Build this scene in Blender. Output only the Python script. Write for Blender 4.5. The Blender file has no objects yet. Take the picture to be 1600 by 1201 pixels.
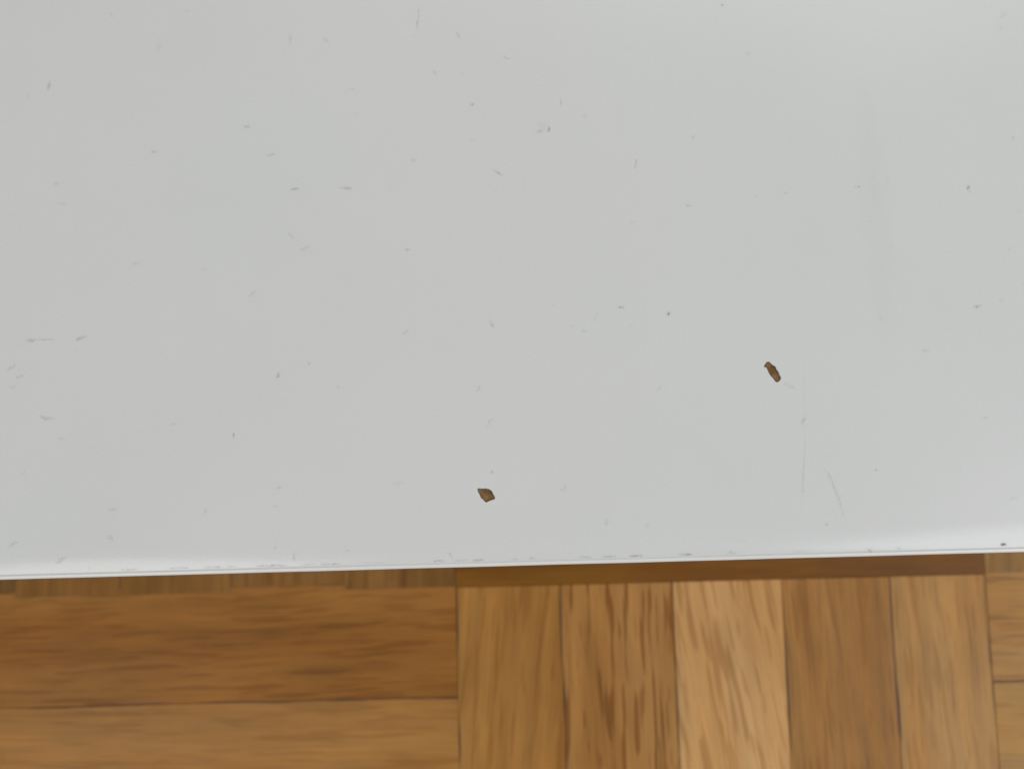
import bpy, bmesh, math, random
from mathutils import Vector, Matrix, Euler, noise

S = bpy.context.scene
C = S.collection
R = math.radians

# ------------------------------------------------------------------ camera
FLOOR_Z, TOP_Z = 0.0, 0.05
cd = bpy.data.cameras.new('camera')
cam = bpy.data.objects.new('camera', cd)
C.objects.link(cam)
cam.location = (0, 0, 0.222)
cam.rotation_euler = (R(4.5), R(0.5), R(-1.5))
cd.sensor_width = 36.0
cd.lens = 27.0
cd.clip_start = 0.01
cd.clip_end = 50.0
cd.dof.use_dof = True
cd.dof.focus_distance = 0.1725
cd.dof.aperture_fstop = 6.0
S.camera = cam

# ------------------------------------------------------------------ light
W = bpy.data.worlds.new('World')
S.world = W
W.use_nodes = True
bg = W.node_tree.nodes['Background']
bg.inputs[0].default_value = (1.0, 0.992, 0.965, 1)
bg.inputs[1].default_value = 0.22

def area(name, loc, target, sx, sy, power, col):
    l = bpy.data.lights.new(name, 'AREA')
    l.shape = 'RECTANGLE'; l.size = sx; l.size_y = sy
    l.energy = power; l.color = col
    o = bpy.data.objects.new(name, l)
    C.objects.link(o)
    o.location = loc
    d = Vector(target) - Vector(loc)
    o.rotation_euler = d.to_track_quat('-Z', 'Y').to_euler()
    return o

area('window_light_right', (1.05, -0.60, 0.85), (0.1, 0, 0), 0.8, 1.1, 9.6, (0.93, 0.97, 1.0))
area('added_light_back', (0.25, 1.05, 0.85), (0.05, 0.05, 0), 1.3, 0.8, 5.8, (1.0, 0.985, 0.95))  # soft lamp added behind the board so that its edge shades the floor
area('window_light_front', (-0.66, -0.74, 0.92), (0, 0, 0), 0.55, 0.6, 3.5, (1.0, 0.97, 0.92))

S.view_settings.view_transform = 'Standard'
S.view_settings.look = 'None'
S.view_settings.exposure = 0.0
S.view_settings.gamma = 1.0

# ------------------------------------------------------------------ measuring: a photograph pixel onto a horizontal plane
FPX = 1200.0
RM = Euler((R(4.5), R(0.5), R(-1.5)), 'XYZ').to_matrix()
CL = Vector((0, 0, 0.222))
def at(px, py, z):
    d = RM @ Vector(((px - 800) / FPX, -(py - 600.5) / FPX, -1.0))
    return CL + d * ((z - CL.z) / d.z)

# ------------------------------------------------------------------ helpers
def link(name, me, mat=None, parent=None):
    o = bpy.data.objects.new(name, me)
    C.objects.link(o)
    if mat is not None and not me.materials:
        me.materials.append(mat)
    if parent is not None:
        o.parent = parent
    return o

def obj(name, bm, mat, parent=None, smooth=False):
    me = bpy.data.meshes.new(name)
    bm.to_mesh(me); bm.free()
    if smooth:
        for p in me.polygons: p.use_smooth = True
    return link(name, me, mat, parent)

class N:
    """tiny node-tree writer"""
    def __init__(s, name):
        s.m = bpy.data.materials.new(name); s.m.use_nodes = True
        s.t = s.m.node_tree; s.t.nodes.clear()
        s.out = s.t.nodes.new('ShaderNodeOutputMaterial')
    def n(s, kind, **kw):
        x = s.t.nodes.new('ShaderNode' + kind)
        for k, v in kw.items():
            if k.startswith('i_'):
                key = k[2:]
                key = int(key) if key.isdigit() else key.replace('_', ' ')
                if hasattr(v, 'bl_idname') or isinstance(v, bpy.types.NodeSocket):
                    s.t.links.new(v, x.inputs[key])
                else:
                    x.inputs[key].default_value = v
            else:
                setattr(x, k, v)
        return x
    def math(s, op, a, b=0.0, clamp=False):
        x = s.n('Math', operation=op, i_0=a, i_1=b); x.use_clamp = clamp
        return x.outputs[0]
    def noise(s, vec, scale, detail=3.0, rough=0.5):
        return s.n('TexNoise', i_Vector=vec, i_Scale=scale, i_Detail=detail, i_Roughness=rough).outputs[0]
    def ramp(s, fac, lo, hi, a=0.0, b=1.0):
        x = s.n('MapRange', i_0=fac, i_1=lo, i_2=hi, i_3=a, i_4=b)
        x.interpolation_type = 'SMOOTHSTEP'
        return x.outputs[0]
    def attr(s, name):
        x = s.n('Attribute'); x.attribute_type = 'OBJECT'; x.attribute_name = name
        return x.outputs['Fac']
    def mixc(s, fac, a, b, mode='MIX'):
        x = s.n('Mix', data_type='RGBA', blend_type=mode)
        for i, v in ((0, fac), (6, a), (7, b)):
            if isinstance(v, bpy.types.NodeSocket): s.t.links.new(v, x.inputs[i])
            else: x.inputs[i].default_value = v
        return x.outputs[2]

# ------------------------------------------------------------------ materials
def wood_material():
    w = N('oak_parquet')
    tc = w.n('TexCoord').outputs['Object']
    info = w.n('ObjectInfo')
    rnd = info.outputs['Random']
    sep = w.n('SeparateXYZ', i_0=tc)
    slant = w.attr('slant'); pore = w.attr('pore'); knot = w.attr('knot')
    # slow waviness of the fibres
    wav = w.noise(w.n('Mapping', i_Vector=tc, i_Scale=(18, 22, 1)).outputs[0], 1.0, 2.0)
    off = w.n('CombineXYZ', i_0=w.math('MULTIPLY', rnd, 37.0), i_1=w.math('MULTIPLY', rnd, 91.0), i_2=rnd).outputs[0]
    x = w.math('ADD', sep.outputs[0], w.math('MULTIPLY', sep.outputs[1], slant))
    x = w.math('ADD', x, w.math('MULTIPLY', w.math('SUBTRACT', wav, 0.5), 0.0022))
    v = w.n('CombineXYZ', i_0=x, i_1=sep.outputs[1], i_2=sep.outputs[2]).outputs[0]
    v = w.n('VectorMath', operation='ADD', i_0=v, i_1=off).outputs[0]
    def st(sx, sy, detail=2.5, rough=0.5):
        return w.noise(w.n('Mapping', i_Vector=v, i_Scale=(sx, sy, 40)).outputs[0], 1.0, detail, rough)
    broad = st(70, 9, 2.0)
    mid = st(240, 22, 2.5, .55)
    fine = st(1500, 45, 2.0)
    dash = st(560, 38, 1.2, .45)
    dash2 = st(820, 62, 1.0, .4)
    blot = st(150, 60, 3.0, .6)
    val = w.math('ADD', w.math('MULTIPLY', w.math('SUBTRACT', broad, .5), 0.75),
                 w.math('MULTIPLY', w.math('SUBTRACT', mid, .5), 0.66))
    val = w.math('ADD', val, w.math('MULTIPLY', w.math('SUBTRACT', fine, .5), 0.34))
    val = w.math('ADD', val, w.math('MULTIPLY', w.math('SUBTRACT', blot, .5), 0.35))
    val = w.math('ADD', val, 1.0)
    col = w.mixc(1.0, info.outputs['Color'], (1.135, 1.185, .92, 1), 'MULTIPLY')
    tint = w.mixc(w.ramp(broad, .35, .68), (1.04, .98, .84, 1), (.98, 1.01, 1.05, 1))
    col = w.mixc(1.0, col, tint, 'MULTIPLY')
    col = w.n('VectorMath', operation='SCALE', i_0=col, i_3=val).outputs[0]
    # dark pore dashes
    d = w.math('MAXIMUM', w.ramp(dash, .56, .64), w.math('MULTIPLY', w.ramp(dash2, .60, .67), .75))
    d = w.math('MULTIPLY', d, pore, True)
    dark = w.mixc(1.0, col, (.62, .52, .37, 1), 'MULTIPLY')
    col = w.mixc(d, col, dark)
    k = w.math('MULTIPLY', w.ramp(st(230, 130, 1.0), .71, .78), knot, True)
    col = w.mixc(k, col, w.mixc(1.0, col, (.55, .42, .30, 1), 'MULTIPLY'))
    # dirt caught in the long joints, here and there
    sx = w.math('SUBTRACT', w.math('ABSOLUTE', sep.outputs[0]), w.attr('half'))
    run = w.n('CombineXYZ', i_0=w.math('MULTIPLY', rnd, 60.0), i_1=w.math('MULTIPLY', sep.outputs[1], 38.0), i_2=w.math('SIGN', sep.outputs[0])).outputs[0]
    sm = w.math('MULTIPLY', w.ramp(sx, -.0009, -.0002), w.ramp(w.noise(run, 1.0, 2.0), .42, .62))
    sm = w.math('MULTIPLY', sm, w.attr('seam'), True)
    col = w.mixc(sm, col, (.095, .060, .042, 1))
    bump = w.n('Bump', i_Strength=.25, i_Distance=.0002,
               i_Height=w.math('SUBTRACT', mid, w.math('MULTIPLY', d, .8)))
    b = w.n('BsdfPrincipled', i_Base_Color=col, i_Roughness=w.ramp(mid, .3, .7, .36, .5), i_Normal=bump.outputs[0])
    b.inputs['Specular IOR Level'].default_value = .25
    w.t.links.new(b.outputs[0], w.out.inputs[0])
    return w.m

def lacquer_material(name, base=(.785, .788, .787), rough=.22):
    w = N(name)
    tc = w.n('TexCoord').outputs['Object']
    cloud = w.noise(tc, 9.0, 8.0, .6)
    smear = w.noise(w.n('Mapping', i_Vector=tc, i_Scale=(160, 14, 30)).outputs[0], 1.0, 3.0)
    grain = w.noise(tc, 2300.0, 2.0, .7)
    peel = w.noise(tc, 420.0, 2.0)
    warm = w.mixc(w.ramp(cloud, .32, .68), base + (1,), (base[0] * .980, base[1] * .997, base[2] * .994, 1))
    f = w.math('ADD', .94, w.math('MULTIPLY', grain, .115))
    f = w.math('ADD', f, w.math('MULTIPLY', w.math('SUBTRACT', smear, .5), .007))
    f = w.math('ADD', f, w.math('MULTIPLY', w.math('SUBTRACT', w.noise(tc, 26.0, 5.0, .6), .5), .045))
    col = w.n('VectorMath', operation='SCALE', i_0=warm, i_3=f).outputs[0]
    bump = w.n('Bump', i_Strength=.12, i_Distance=.00006, i_Height=w.math('ADD', peel, w.math('MULTIPLY', grain, .4)))
    b = w.n('BsdfPrincipled', i_Base_Color=col, i_Roughness=rough, i_Normal=bump.outputs[0])
    w.t.links.new(b.outputs[0], w.out.inputs[0])
    return w.m

def chip_material():
    w = N('exposed_chipboard')
    tc = w.n('TexCoord').outputs['Object']
    a = w.noise(tc, 650.0, 3.0, .6)
    c = w.noise(tc, 1900.0, 3.0, .7)
    e = w.n('Attribute', attribute_name='edge').outputs['Fac']
    col = w.mixc(w.ramp(a, .35, .65), (.175, .092, .035, 1), (.33, .195, .090, 1))
    col = w.mixc(w.ramp(c, .3, .7, 0, .45), col, (.20, .115, .035, 1))
    col = w.mixc(w.math('MULTIPLY', e, .62, True), col, (.085, .068, .048, 1))
    bump = w.n('Bump', i_Strength=.8, i_Distance=.0003, i_Height=a)
    b = w.n('BsdfPrincipled', i_Base_Color=col, i_Roughness=.85, i_Normal=bump.outputs[0])
    b.inputs['Specular IOR Level'].default_value = .15
    w.t.links.new(b.outputs[0], w.out.inputs[0])
    return w.m

def grime_reflection_material():
    w = N('grey_grime_reflection')
    tc = w.n('TexCoord').outputs['Object']
    n = w.noise(tc, 1500.0, 3.0, .6)
    a = w.n('Attribute', attribute_name='grime_reflection').outputs['Fac']
    f = w.math('MULTIPLY', a, w.ramp(n, .28, .62, .25, 1.15), True)
    b = w.n('BsdfDiffuse', i_Color=(.13, .135, .13, 1))
    t = w.n('BsdfTransparent')
    m = w.n('MixShader', i_0=f, i_1=t.outputs[0], i_2=b.outputs[0])
    w.t.links.new(m.outputs[0], w.out.inputs[0])
    return w.m

def plain(name, col, rough):
    w = N(name)
    tc = w.n('TexCoord').outputs['Object']
    n = w.noise(tc, 300.0, 3.0)
    c = w.mixc(n, tuple(x * .7 for x in col) + (1,), tuple(x * 1.3 for x in col) + (1,))
    b = w.n('BsdfPrincipled', i_Base_Color=c, i_Roughness=rough)
    w.t.links.new(b.outputs[0], w.out.inputs[0])
    return w.m

M_WOOD = wood_material()
M_LAQ = lacquer_material('white_lacquer')
M_EDGE = lacquer_material('white_edge_band', (.90, .865, .84), .25)
M_CHIP = chip_material()
M_GRIME_REFLECTION = grime_reflection_material()
M_JOINT = plain('dark_joint_filler', (.13, .075, .035), .9)
M_CORE = plain('pale_core', (.55, .53, .50), .8)

# ------------------------------------------------------------------ floor: mosaic parquet of five-strip blocks in basket weave
fl_bm = bmesh.new()
bmesh.ops.create_grid(fl_bm, x_segments=1, y_segments=1, size=3.0)
floor = obj('floor', fl_bm, M_JOINT)
floor.location = (0, 0, -0.0016)
floor['kind'] = 'structure'

STRIP_T = 0.008
def strip_mesh(wd, ln, gap=0.00006, bev=0.00014):
    """one strip, length along local Y, origin in the middle of its top face"""
    bm = bmesh.new()
    hx, hy = wd / 2 - gap / 2, ln / 2 - gap / 2
    rings = []
    for dx, z in ((0, -STRIP_T), (0, -bev), (bev, 0)):
        rings.append([bm.verts.new((sx * (hx - dx), sy * (hy - dx), z)) for sx, sy in ((-1, -1), (1, -1), (1, 1), (-1, 1))])
    for a, b in zip(rings, rings[1:]):
        for i in range(4):
            j = (i + 1) % 4
            bm.faces.new((a[i], a[j], b[j], b[i]))
    bm.faces.new(rings[-1])
    bm.faces.new(rings[0][::-1])
    me = bpy.data.meshes.new('parquet_strip')
    bm.to_mesh(me); bm.free()
    me.materials.append(M_WOOD)
    return me

BLK = 0.150
X0, Y0 = -0.0190, -0.0398            # upper left corner of the block in view
W5 = [0.0297, 0.0319, 0.0308, 0.0307, 0.0269]   # its five strips, left to right
mesh_cache = {}
rng = random.Random(7)
BASE = [(.330, .150, .048), (.365, .172, .060), (.300, .128, .038), (.400, .205, .080), (.345, .155, .045)]

# colours, fibre slant and pore strength of the strips the photograph shows: (block i, block j, strip) from the upper or left end
SPEC = {
    (0, 0, 0): ((.360, .160, .047), -.11, .45, 0), (0, 0, 1): ((.385, .178, .064), .02, 1.0, 0),
    (0, 0, 2): ((.590, .318, .165), .14, .6, 0), (0, 0, 3): ((.365, .168, .057), .05, .45, 0),
    (0, 0, 4): ((.440, .222, .090), .03, .4, 1.0),
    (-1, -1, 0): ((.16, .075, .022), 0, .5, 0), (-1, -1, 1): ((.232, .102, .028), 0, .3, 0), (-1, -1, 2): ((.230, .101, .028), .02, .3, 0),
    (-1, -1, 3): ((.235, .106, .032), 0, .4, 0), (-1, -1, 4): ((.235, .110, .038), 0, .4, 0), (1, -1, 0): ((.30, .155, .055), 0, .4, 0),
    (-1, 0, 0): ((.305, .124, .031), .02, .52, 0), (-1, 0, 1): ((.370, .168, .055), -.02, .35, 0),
    (0, -1, 4): ((.195, .074, .008), .01, .25, 0),  # darkened strip: shade beside the board's edge is put into its colour
    (1, 0, 0): ((.430, .212, .076), .01, .60, 0), (1, 0, 1): ((.390, .190, .060), .01, .40, 0),
}
SEAM = {(0, 0, 0): .9, (0, 0, 1): .8, (0, 0, 3): .9, (0, 0, 4): .85, (-1, 0, 0): .7, (-1, 0, 1): .7, (0, -1, 4): .15, (0, 0, 2): .15}
def put_strip(cx, cy, wd, ln, rot, key):
    k = (round(wd, 5), round(ln, 5))
    if k not in mesh_cache: mesh_cache[k] = strip_mesh(wd, ln)
    if key in SPEC: col, sl, po, kn = SPEC[key]
    else:
        b = rng.choice(BASE); v = rng.uniform(.86, 1.14)
        col = tuple(c * v for c in b); sl = rng.uniform(-.09, .09); po = rng.uniform(.2, .9); kn = rng.choice([0, 0, .8])
    o = bpy.data.objects.new('parquet_strip', mesh_cache[k])
    C.objects.link(o)
    o.parent = floor
    o.location = (cx, cy, 0.0016 + rng.uniform(-.00005, .00005))
    o.rotation_euler.z = rot
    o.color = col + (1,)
    o['slant'] = sl; o['pore'] = po; o['knot'] = float(kn)
    o['half'] = wd / 2; o['seam'] = SEAM.get(key, .2 if key[1] < 0 else .5)
    return o

def block(i, j):
    bx, by = X0 + BLK * i, Y0 - BLK * j
    if (i, j) in ((-1, 0),): by += 0.00185      # laid a little off line, as in the photograph
    if (i, j) == (1, 0): by += 0.0004
    vert = (i + j) % 2 == 0
    ws = W5 if (i, j) == (0, 0) else [BLK / 5] * 5
    if (i, j) == (-1, 0): ws = [.0322, .0300, .0290, .0290, .0298]
    if (i, j) == (-1, -1): ws = [.0240, .0300, .0320, .0320, .0320]
    p = 0.0
    for k, wd in enumerate(ws):
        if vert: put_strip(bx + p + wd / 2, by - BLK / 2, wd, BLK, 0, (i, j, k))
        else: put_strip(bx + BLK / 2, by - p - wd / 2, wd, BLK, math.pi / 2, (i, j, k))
        p += wd

I0, I1, J0, J1 = -4, 4, -3, 2
for i in range(I0, I1 + 1):
    for j in range(J0, J1 + 1):
        block(i, j)

# the rest of the floor, outside the photograph: the same strips joined
ob = bmesh.new()
for i in range(-9, 10):
    for j in range(-9, 9):
        if I0 <= i <= I1 and J0 <= j <= J1: continue
        bx, by = X0 + BLK * i, Y0 - BLK * j
        for k in range(5):
            wd = BLK / 5
            if (i + j) % 2 == 0: r = (bx + k * wd, by - BLK, bx + (k + 1) * wd, by)
            else: r = (bx, by - (k + 1) * wd, bx + BLK, by - k * wd)
            g = .00011
            v = [ob.verts.new((x, y, .0016)) for x, y in ((r[0] + g, r[1] + g), (r[2] - g, r[1] + g), (r[2] - g, r[3] - g), (r[0] + g, r[3] - g))]
            d = [ob.verts.new((q.co.x, q.co.y, -.006)) for q in v]
            ob.faces.new(v)
            for a in range(4): ob.faces.new((d[a], d[(a + 1) % 4], v[(a + 1) % 4], v[a]))
rest = obj('outer_parquet', ob, M_WOOD, floor)
rest['kind'] = 'stuff'; rest.color = (.35, .16, .052, 1)
rest['slant'] = 0.0; rest['pore'] = .5; rest['knot'] = 0.0; rest['half'] = 99.0; rest['seam'] = 0.0

# ------------------------------------------------------------------ the white board
board = bpy.data.objects.new('furniture_board', None)
C.objects.link(board)
board.location = (0.02, 0.16, 0.0)
board['label'] = 'white lacquered furniture board with two brown chips in its surface, lying on the parquet floor'
board['category'] = 'board'
ORI = Vector(board.location)
board.rotation_euler.z = 0.0019      # lies a touch askew to the strips
board.location.x -= 0.00034

BX0, BX1, BYB = -0.52, 0.56, 0.42
YE = -0.02668                  # outermost line of the front edge
EB = 0.00088                   # width of the edge band seen from above
YS = YE + EB                   # seam between panel and band
YR = YS + 0.0062               # where the surface starts to roll off towards the edge
def top_z(y):
    if y >= YR: return TOP_Z
    t = (YR - max(y, YS)) / (YR - YS)
    return TOP_Z - 0.00080 * t ** 2.2

def px_outline(pts, crop, sc):
    """outline drawn on an enlarged crop of the photograph -> points on the board's surface"""
    P = [at(crop[0] + x / sc, crop[1] + y / sc, TOP_Z) for x, y in pts]
    out = []
    n = len(P)
    for i in range(n):                      # Catmull-Rom, 3 points per piece
        a, b, c, d = P[i - 1], P[i], P[(i + 1) % n], P[(i + 2) % n]
        for s in range(3):
            t = s / 3
            q = .5 * ((2 * b) + (c - a) * t + (2 * a - 5 * b + 4 * c - d) * t * t + (3 * b - a - 3 * c + d) * t ** 3)
            q = q + Vector((noise.noise(q * 3000) * 6e-5, noise.noise(q * 3000 + Vector((9, 9, 9))) * 6e-5, 0))
            out.append(q)
    return out
CHIP_A = px_outline([(530, 455), (605, 447), (690, 455), (770, 452), (850, 462), (920, 492), (975, 545), (1000, 610), (1040, 670), (1068, 740),
                     (1045, 788), (975, 805), (895, 835), (800, 882), (742, 850), (695, 798), (635, 750), (603, 680), (572, 610), (540, 560), (522, 500)],
                    (720, 740), 20.0)
CHIP_B = px_outline([(520, 400), (560, 348), (620, 340), (668, 385), (720, 432), (788, 472), (812, 540), (860, 602), (888, 680), (926, 760),
                     (905, 822), (850, 866), (800, 866), (762, 820), (705, 745), (650, 690), (602, 600), (562, 512), (508, 488), (498, 440)],
                    (1165, 545), 1600 / 96)
CHIPS = [CHIP_A, CHIP_B]

def grow(P, d):
    c = sum(P, Vector()) / len(P)
    n = len(P); out = []
    for i in range(n):
        t = (P[(i + 1) % n] - P[i - 1]).normalized()
        nn = Vector((t.y, -t.x, 0))
        if nn.dot(P[i] - c) < 0: nn = -nn
        out.append(P[i] + nn * d)
    return out

bm = bmesh.new()
def V(x, y, z): return bm.verts.new(Vector((x, y, z)) - ORI)
# flat top with two holes where the lacquer has broken away
NX = 24
xs = [BX0 + (BX1 - BX0) * i / NX for i in range(NX + 1)]
front = [V(x, YR, TOP_Z) for x in xs]
back = [V(BX1, BYB, TOP_Z), V(BX0, BYB, TOP_Z)]
loop = front + back
edges = [bm.edges.new((loop[i], loop[(i + 1) % len(loop)])) for i in range(len(loop))]
rims = []
for P in CHIPS:
    Q = grow(P, 0.00010)
    r = [V(p.x, p.y, TOP_Z) for p in Q]
    edges += [bm.edges.new((r[i], r[(i + 1) % len(r)])) for i in range(len(r))]
    rims.append(r)
bmesh.ops.triangle_fill(bm, use_beauty=True, use_dissolve=False, edges=edges)
for f in bm.faces:
    if f.normal.z < 0: f.normal_flip()
# broken lacquer sloping down into the chips
for P, r in zip(CHIPS, rims):
    b = [V(p.x, p.y, TOP_Z - .00012) for p in P]
    c = [V(p.x, p.y, TOP_Z - .0011) for p in P]
    n = len(r)
    for i in range(n):
        j = (i + 1) % n
        bm.faces.new((r[i], r[j], b[j], b[i]))
        bm.faces.new((b[i], b[j], c[j], c[i]))
# soft roll-off to the seam
prev = front
NR = 14
for s in range(1, NR + 1):
    y = YR + (YS + .00001 - YR) * s / NR
    cur = [V(x, y, top_z(y)) for x in xs]
    for i in range(NX): bm.faces.new((cur[i], cur[i + 1], prev[i + 1], prev[i])).smooth = True
    prev = cur
low = [V(x, YS + .00001, 0.0004) for x in xs]
for i in range(NX): bm.faces.new((low[i], low[i + 1], prev[i + 1], prev[i]))
zb = 0.0004
bl, br = V(BX0, BYB, zb), V(BX1, BYB, zb)
bm.faces.new((back[0], back[1], bl, br))
bm.faces.new([br, bl] + low)
bm.faces.new([back[1]] + [v for v in (front[0],)] + [low[0], bl])
bm.faces.new([back[0], br, low[-1], front[-1]])
bm.normal_update()
panel = obj('panel', bm, M_LAQ, board)

# edge band: thin strip round the front with a rounded upper arris
bm = bmesh.new()
z1 = top_z(YS) + .00001
r = .00068
prof = [(YS, .0006), (YS, z1 - .0006), (YS, z1 - .00002), (YS - .00002, z1)]
for k in range(0, 8):
    a = k / 7 * math.pi / 2
    prof.append((YE + r - r * math.sin(a), z1 - r + r * math.cos(a)))
prof.append((YE, .0006))
NE = 216
rows = []
for i in range(NE + 1):
    x = BX0 + (BX1 - BX0) * i / NE
    w = noise.noise(Vector((x * 60, 0, 0))) * .00004 + noise.noise(Vector((x * 400, 3, 0))) * .000015
    dent = max(0, noise.noise(Vector((x * 130, 7, 2))) - .35) * .0005
    rows.append([V(x, y + (w if y < YS - .0001 else 0), z - (dent if z > z1 - .0004 else 0)) for y, z in prof])
for a, b in zip(rows, rows[1:]):
    for k in range(len(prof) - 1):
        f = bm.faces.new((a[k], b[k], b[k + 1], a[k + 1])); f.smooth = 3 <= k <= len(prof) - 3
    bm.faces.new((a[-1], b[-1], b[0], a[0]))
bm.faces.new(rows[0]); bm.faces.new(rows[-1][::-1])
bmesh.ops.recalc_face_normals(bm, faces=bm.faces)
obj('edge_band', bm, M_EDGE, board)

# the two chips: rough fibrous hollows
def chip(P, label, seed):
    bm = bmesh.new()
    lay = bm.verts.layers.float.new('edge')
    Q = grow(P, .00006)
    c = sum(P, Vector()) / len(P)
    K = 9; n = len(Q)
    rings = []
    for k in range(K):
        t = 1 - k / K
        ring = []
        for p in Q:
            q = c.lerp(p, t)
            h = noise.noise(q * 900 + Vector((seed, 0, 0))) * .00022 + noise.noise(q * 2600 + Vector((0, seed, 0))) * .00012
            z = TOP_Z - .00016 - .00030 * (1 - t ** 3) + h * (1 - t ** 6)
            v = bm.verts.new(Vector((q.x, q.y, min(z, TOP_Z - .00008))) - ORI)
            v[lay] = max(0.0, min(1.0, (t - .55) / .45 + noise.noise(q * 1500) * .5))
            ring.append(v)
        rings.append(ring)
    for a, b in zip(rings, rings[1:]):
        for i in range(n):
            j = (i + 1) % n
            bm.faces.new((a[i], a[j], b[j], b[i]))
    cv = bm.verts.new(Vector((c.x, c.y, TOP_Z - .0005)) - ORI)
    for i in range(n): bm.faces.new((rings[-1][i], rings[-1][(i + 1) % n], cv))
    bmesh.ops.recalc_face_normals(bm, faces=bm.faces)
    if sum(f.normal.z for f in bm.faces) < 0:
        for f in bm.faces: f.normal_flip()
    o = obj('chipped_spot', bm, M_CHIP, board)
    o['label'] = label
chip(CHIP_A, 'brown diamond-shaped chip in the white lacquer near the front edge', 3.1)
chip(CHIP_B, 'brown narrow slanting chip in the white lacquer, right and further from the edge', 8.7)

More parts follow.
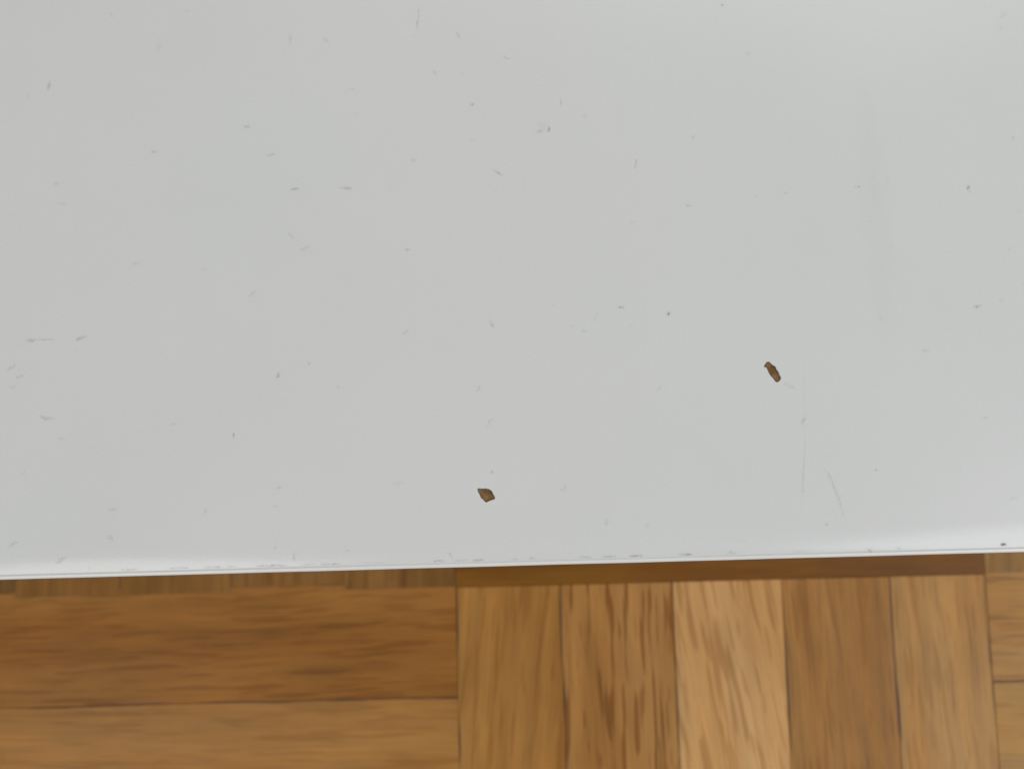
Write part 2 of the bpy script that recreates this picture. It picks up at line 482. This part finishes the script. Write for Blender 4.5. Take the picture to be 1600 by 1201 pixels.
# ------------------------------------------------------------------ scuffs, hairlines, specks and a painted reflection streak on the white surface
# each: path of pixels, width in pixels, strength
def seg(x, y, ln, ang, wd, s, bend=0.0):
    a = R(ang); dx, dy = math.cos(a) * ln / 2, -math.sin(a) * ln / 2
    nx, ny = -dy / max(ln, 1) * 2, dx / max(ln, 1) * 2
    return ([(x - dx, y - dy), (x + nx * bend, y + ny * bend), (x + dx, y + dy)], wd, s)
MARKS = [
    ([(1353, 120), (1366, 280), (1378, 420), (1384, 520)], 46, .042),  # faint reflection streak, painted as a slightly darker band
    seg(78, 133, 15, 80, 6, .42), seg(175, 22, 9, -60, 4, .2), seg(387, 197, 9, 0, 6, .40), seg(242, 236, 9, 0, 5, .3), seg(424, 241, 13, 10, 5, .25),
    seg(462, 295, 13, 0, 5, .5), seg(89, 286, 6, 0, 5, .3), seg(98, 317, 10, -15, 4, .25), seg(455, 60, 16, 90, 5, .25), seg(511, 62, 8, -30, 5, .25),
    seg(455, 367, 14, -50, 4, .25), seg(478, 387, 17, 25, 4, .25), seg(45, 148, 10, 80, 5, .15), seg(250, 72, 12, 60, 8, .12), seg(293, 16, 5, 0, 5, .2),
    seg(656, 18, 13, 88, 4, .3), seg(654, 36, 22, 84, 4, .32), seg(649, 57, 5, 90, 3, .2), seg(717, 55, 10, -60, 6, .25), seg(793, 91, 11, -10, 5, .25),
    seg(681, 113, 7, -60, 5, .3), seg(739, 163, 5, 0, 5, .5), seg(878, 160, 12, -80, 4, .3), seg(915, 181, 6, 0, 5, .2), seg(859, 202, 10, 80, 4.5, .55),
    seg(845, 205, 12, 5, 6, .28), seg(850, 196, 20, -20, 12, .12), seg(739, 218, 5, 0, 5, .2), seg(647, 250, 8, 0, 5, .25), seg(780, 270, 16, -30, 4, .32),
    seg(995, 257, 16, 82, 5, .38), seg(544, 293, 12, -5, 5, .5), seg(535, 293, 8, 0, 4, .25), seg(638, 390, 8, -10, 5, .35), seg(990, 348, 12, 0, 4, .15),
    seg(850, 119, 5, 0, 5, .15), seg(550, 139, 10, 0, 4, .15), seg(724, 116, 6, 80, 4, .15), seg(1130, 9, 5, 0, 5, .35), seg(1171, 84, 8, 0, 5, .25),
    seg(1084, 215, 6, 50, 5, .42), seg(1076, 322, 10, -10, 5, .28), seg(1341, 293, 10, -8, 5, .35), seg(1389, 285, 6, 40, 4, .18), seg(1514, 294, 7, 70, 6, .52),
    seg(1516, 300, 6, 0, 5, .2), seg(1584, 217, 6, 60, 5, .25), seg(1578, 392, 6, 80, 5, .25), seg(1566, 45, 6, 0, 5, .2), seg(1228, 302, 6, 0, 5, .25),
    seg(1182, 308, 7, 30, 5, .18), seg(1594, 332, 5, 0, 4, .2), seg(1569, 25, 14, 45, 8, .12),
    seg(212, 410, 13, 5, 5, .25), seg(320, 420, 12, 0, 4, .2), seg(395, 458, 15, 45, 6, .2), seg(49, 530, 13, 2, 7, .48), seg(72, 529, 26, 0, 4, .25),
    seg(128, 528, 19, 18, 6, .42, -2), seg(19, 572, 16, 38, 6, .35), seg(32, 586, 16, 25, 5, .25), seg(20, 603, 9, 0, 5, .3), seg(73, 649, 22, -12, 5, .38, 3),
    seg(483, 566, 6, 0, 5, .45), seg(435, 585, 9, 75, 6, .5), seg(365, 679, 8, 80, 5, .42), seg(270, 661, 9, 0, 5, .22), seg(176, 794, 16, 0, 5, .22),
    seg(321, 797, 8, 70, 5, .22), seg(437, 761, 9, 20, 4, .3), seg(430, 790, 6, 0, 5, .2), seg(96, 683, 9, 10, 5, .15), seg(37, 737, 10, 40, 4, .15),
    seg(529, 604, 5, 0, 4, .2), seg(972, 480, 11, 5, 5, .38), seg(1045, 490, 6, 0, 6.5, .75), seg(913, 517, 5, 0, 5, .42), seg(769, 506, 13, -60, 5, .35),
    seg(634, 518, 11, 35, 4, .3), seg(931, 495, 18, 60, 7, .10), seg(748, 607, 10, 65, 4, .3), seg(1030, 606, 12, 60, 5, .2, 1), seg(766, 660, 22, 55, 5, .2, -2),
    seg(769, 737, 6, 60, 5, .35), seg(883, 761, 11, 75, 4, .28), seg(878, 765, 8, 10, 4, .22), seg(622, 754, 18, 5, 5, .15), seg(865, 477, 5, 0, 4, .15),
    seg(987, 509, 4, 0, 4, .22), seg(894, 509, 8, -20, 6, .13), seg(1528, 480, 13, 15, 5.5, .45), seg(1566, 470, 9, 40, 7, .15), seg(1446, 549, 12, -10, 6, .22),
    seg(1233, 603, 20, -25, 6, .2), ([(1259, 560), (1256, 600), (1258, 640), (1257, 675)], 4, .09), seg(1256, 657, 16, 60, 6, .28),
    ([(1257, 675), (1258, 700), (1256, 730), (1254, 765), (1252, 790)], 4.5, .15),
    ([(1290, 733), (1297, 745), (1306, 768), (1313, 787), (1318, 806)], 5, .22), seg(1297, 745, 12, -70, 7, .14), seg(1368, 735, 6, 0, 5, .35),
    seg(1541, 653, 9, 0, 5, .2), seg(1582, 780, 14, 20, 4, .22), seg(1377, 500, 10, 70, 5, .12), seg(1254, 767, 7, 0, 5, .18),
    seg(172, 838, 10, -40, 7, .3), seg(20, 848, 15, 30, 5, .28), seg(94, 873, 20, 33, 7, .28), seg(459, 868, 12, 88, 3, .38), seg(430, 854, 5, 90, 4, .25),
    seg(138, 886, 7, 85, 4, .2), seg(948, 815, 10, 75, 5, .32), seg(1012, 820, 9, 60, 5, .2), seg(543, 859, 7, 0, 4, .22),
    ([(697, 863), (702, 864), (705, 868), (706, 873)], 3, .40), seg(1292, 819, 7, 45, 5, .28), seg(1318, 803, 6, 70, 4, .2), seg(1361, 861, 9, -45, 4, .42),
    seg(1405, 857, 8, -40, 4, .28), seg(1142, 862, 5, 0, 4, .25), seg(198, 890, 5, 0, 4, .45),
]
def ribbon(bm, lay, path, wd, s, seed):
    """a smear of dirt, or the painted reflection, following the path, dense in the middle and fading out at its rim"""
    P = [at(x, y, TOP_Z) for x, y in path]
    mm = (at(801, 600, TOP_Z) - at(800, 600, TOP_Z)).length
    w = wd * mm * .62
    s = s * .64
    pts = []
    n = 5
    for i in range(len(P) - 1):
        a = P[max(i - 1, 0)]; b = P[i]; c = P[i + 1]; d = P[min(i + 2, len(P) - 1)]
        for k in range(n):
            t = k / n
            pts.append(.5 * ((2 * b) + (c - a) * t + (2 * a - 5 * b + 4 * c - d) * t * t + (3 * b - a - 3 * c + d) * t ** 3))
    pts.append(P[-1])
    # extend both ends a little so that they can fade
    d0 = (pts[0] - pts[1]).normalized(); d1 = (pts[-1] - pts[-2]).normalized()
    pts = [pts[0] + d0 * w * .8] + pts + [pts[-1] + d1 * w * .8]
    L = len(pts); rows = []
    for i, p in enumerate(pts):
        t = (pts[min(i + 1, L - 1)] - pts[max(i - 1, 0)]).normalized()
        nn = Vector((-t.y, t.x, 0))
        u = i / (L - 1)
        e = math.sin(math.pi * u) ** .7 if 0 < u < 1 else 0
        row = []
        wob = 1 + .45 * noise.noise(p * 2500 + Vector((seed, 0, 0)))
        sh = nn * w * .35 * noise.noise(p * 1800 + Vector((0, seed, 5)))
        for k in range(-3, 4):
            q = p + sh + nn * (w * wob * k / 3 * (.35 + .65 * e))
            q.y = max(q.y, YS + .00008)
            zz = top_z(q.y) + .00002
            v = bm.verts.new(Vector((q.x, q.y, zz)) - ORI)
            m = .62 + .9 * noise.noise(q * 2600 + Vector((seed, seed, 0)))
            v[lay] = max(0.0, s * e * (1 - (abs(k) / 3) ** 1.6) * max(.15, min(1.3, m)))
            row.append(v)
        rows.append(row)
    for a, b in zip(rows, rows[1:]):
        for k in range(6): bm.faces.new((a[k], a[k + 1], b[k + 1], b[k])).smooth = True

small = bmesh.new(); slay = small.verts.layers.float.new('grime_reflection')
def plen(path): return sum(math.dist(a, b) for a, b in zip(path, path[1:]))
for i, (path, wd, s) in enumerate(MARKS):
    if plen(path) >= 12:
        b = bmesh.new(); lay = b.verts.layers.float.new('grime_reflection')
        ribbon(b, lay, path, wd, s, i * 1.7)
        obj('scuff_reflection_mark', b, M_GRIME_REFLECTION, board)
    else:
        ribbon(small, slay, path, wd, s, i * 1.7)
# very faint extra dust so that the surface is not clean between the marks
for k in range(90):
    x, y = rng.uniform(-40, 1640), rng.uniform(-40, 850)
    ribbon(small, slay, *seg(x, y, rng.uniform(2, 7), rng.uniform(0, 180), rng.uniform(2.5, 5), rng.uniform(.03, .10)), 300 + k)
# dirt caught along the seam of the edge band
def seam_y(x): return 902 - .025 * x - 8.6
for a, b_, s in ((185, 215, .2), (262, 292, .3), (318, 346, .4), (352, 366, .35), (400, 446, .4), (470, 492, .2), (500, 530, .3), (560, 600, .15), (676, 692, .55),
                 (712, 730, .25), (738, 756, .5), (800, 810, .2), (828, 838, .35), (905, 925, .25), (942, 962, .4), (985, 1006, .45), (1062, 1082, .5),
                 (1136, 1150, .3), (1240, 1262, .15), (1356, 1368, .2), (1400, 1412, .2)):
    n = max(1, int((b_ - a) / 14))
    for q in range(n):
        xa = a + (b_ - a) * q / n; xb = a + (b_ - a) * (q + 1) / n
        ribbon(small, slay, [(xa, seam_y(xa)), (xb, seam_y(xb))], 4, s, 500 + xa)
sp = obj('specks', small, M_GRIME_REFLECTION, board)
sp['kind'] = 'stuff'

# dark nick at the seam, right
nb = bmesh.new(); nl = nb.verts.layers.float.new('grime_reflection')
ribbon(nb, nl, [(1566, 853), (1570, 850.5), (1575, 853)], 6, .95, 77)
ribbon(nb, nl, [(1569, 850.5), (1571, 854)], 4, .9, 78)
o = obj('edge_nick', nb, M_GRIME_REFLECTION, board)
o['label'] = 'dark grey nick at the front edge, far right'
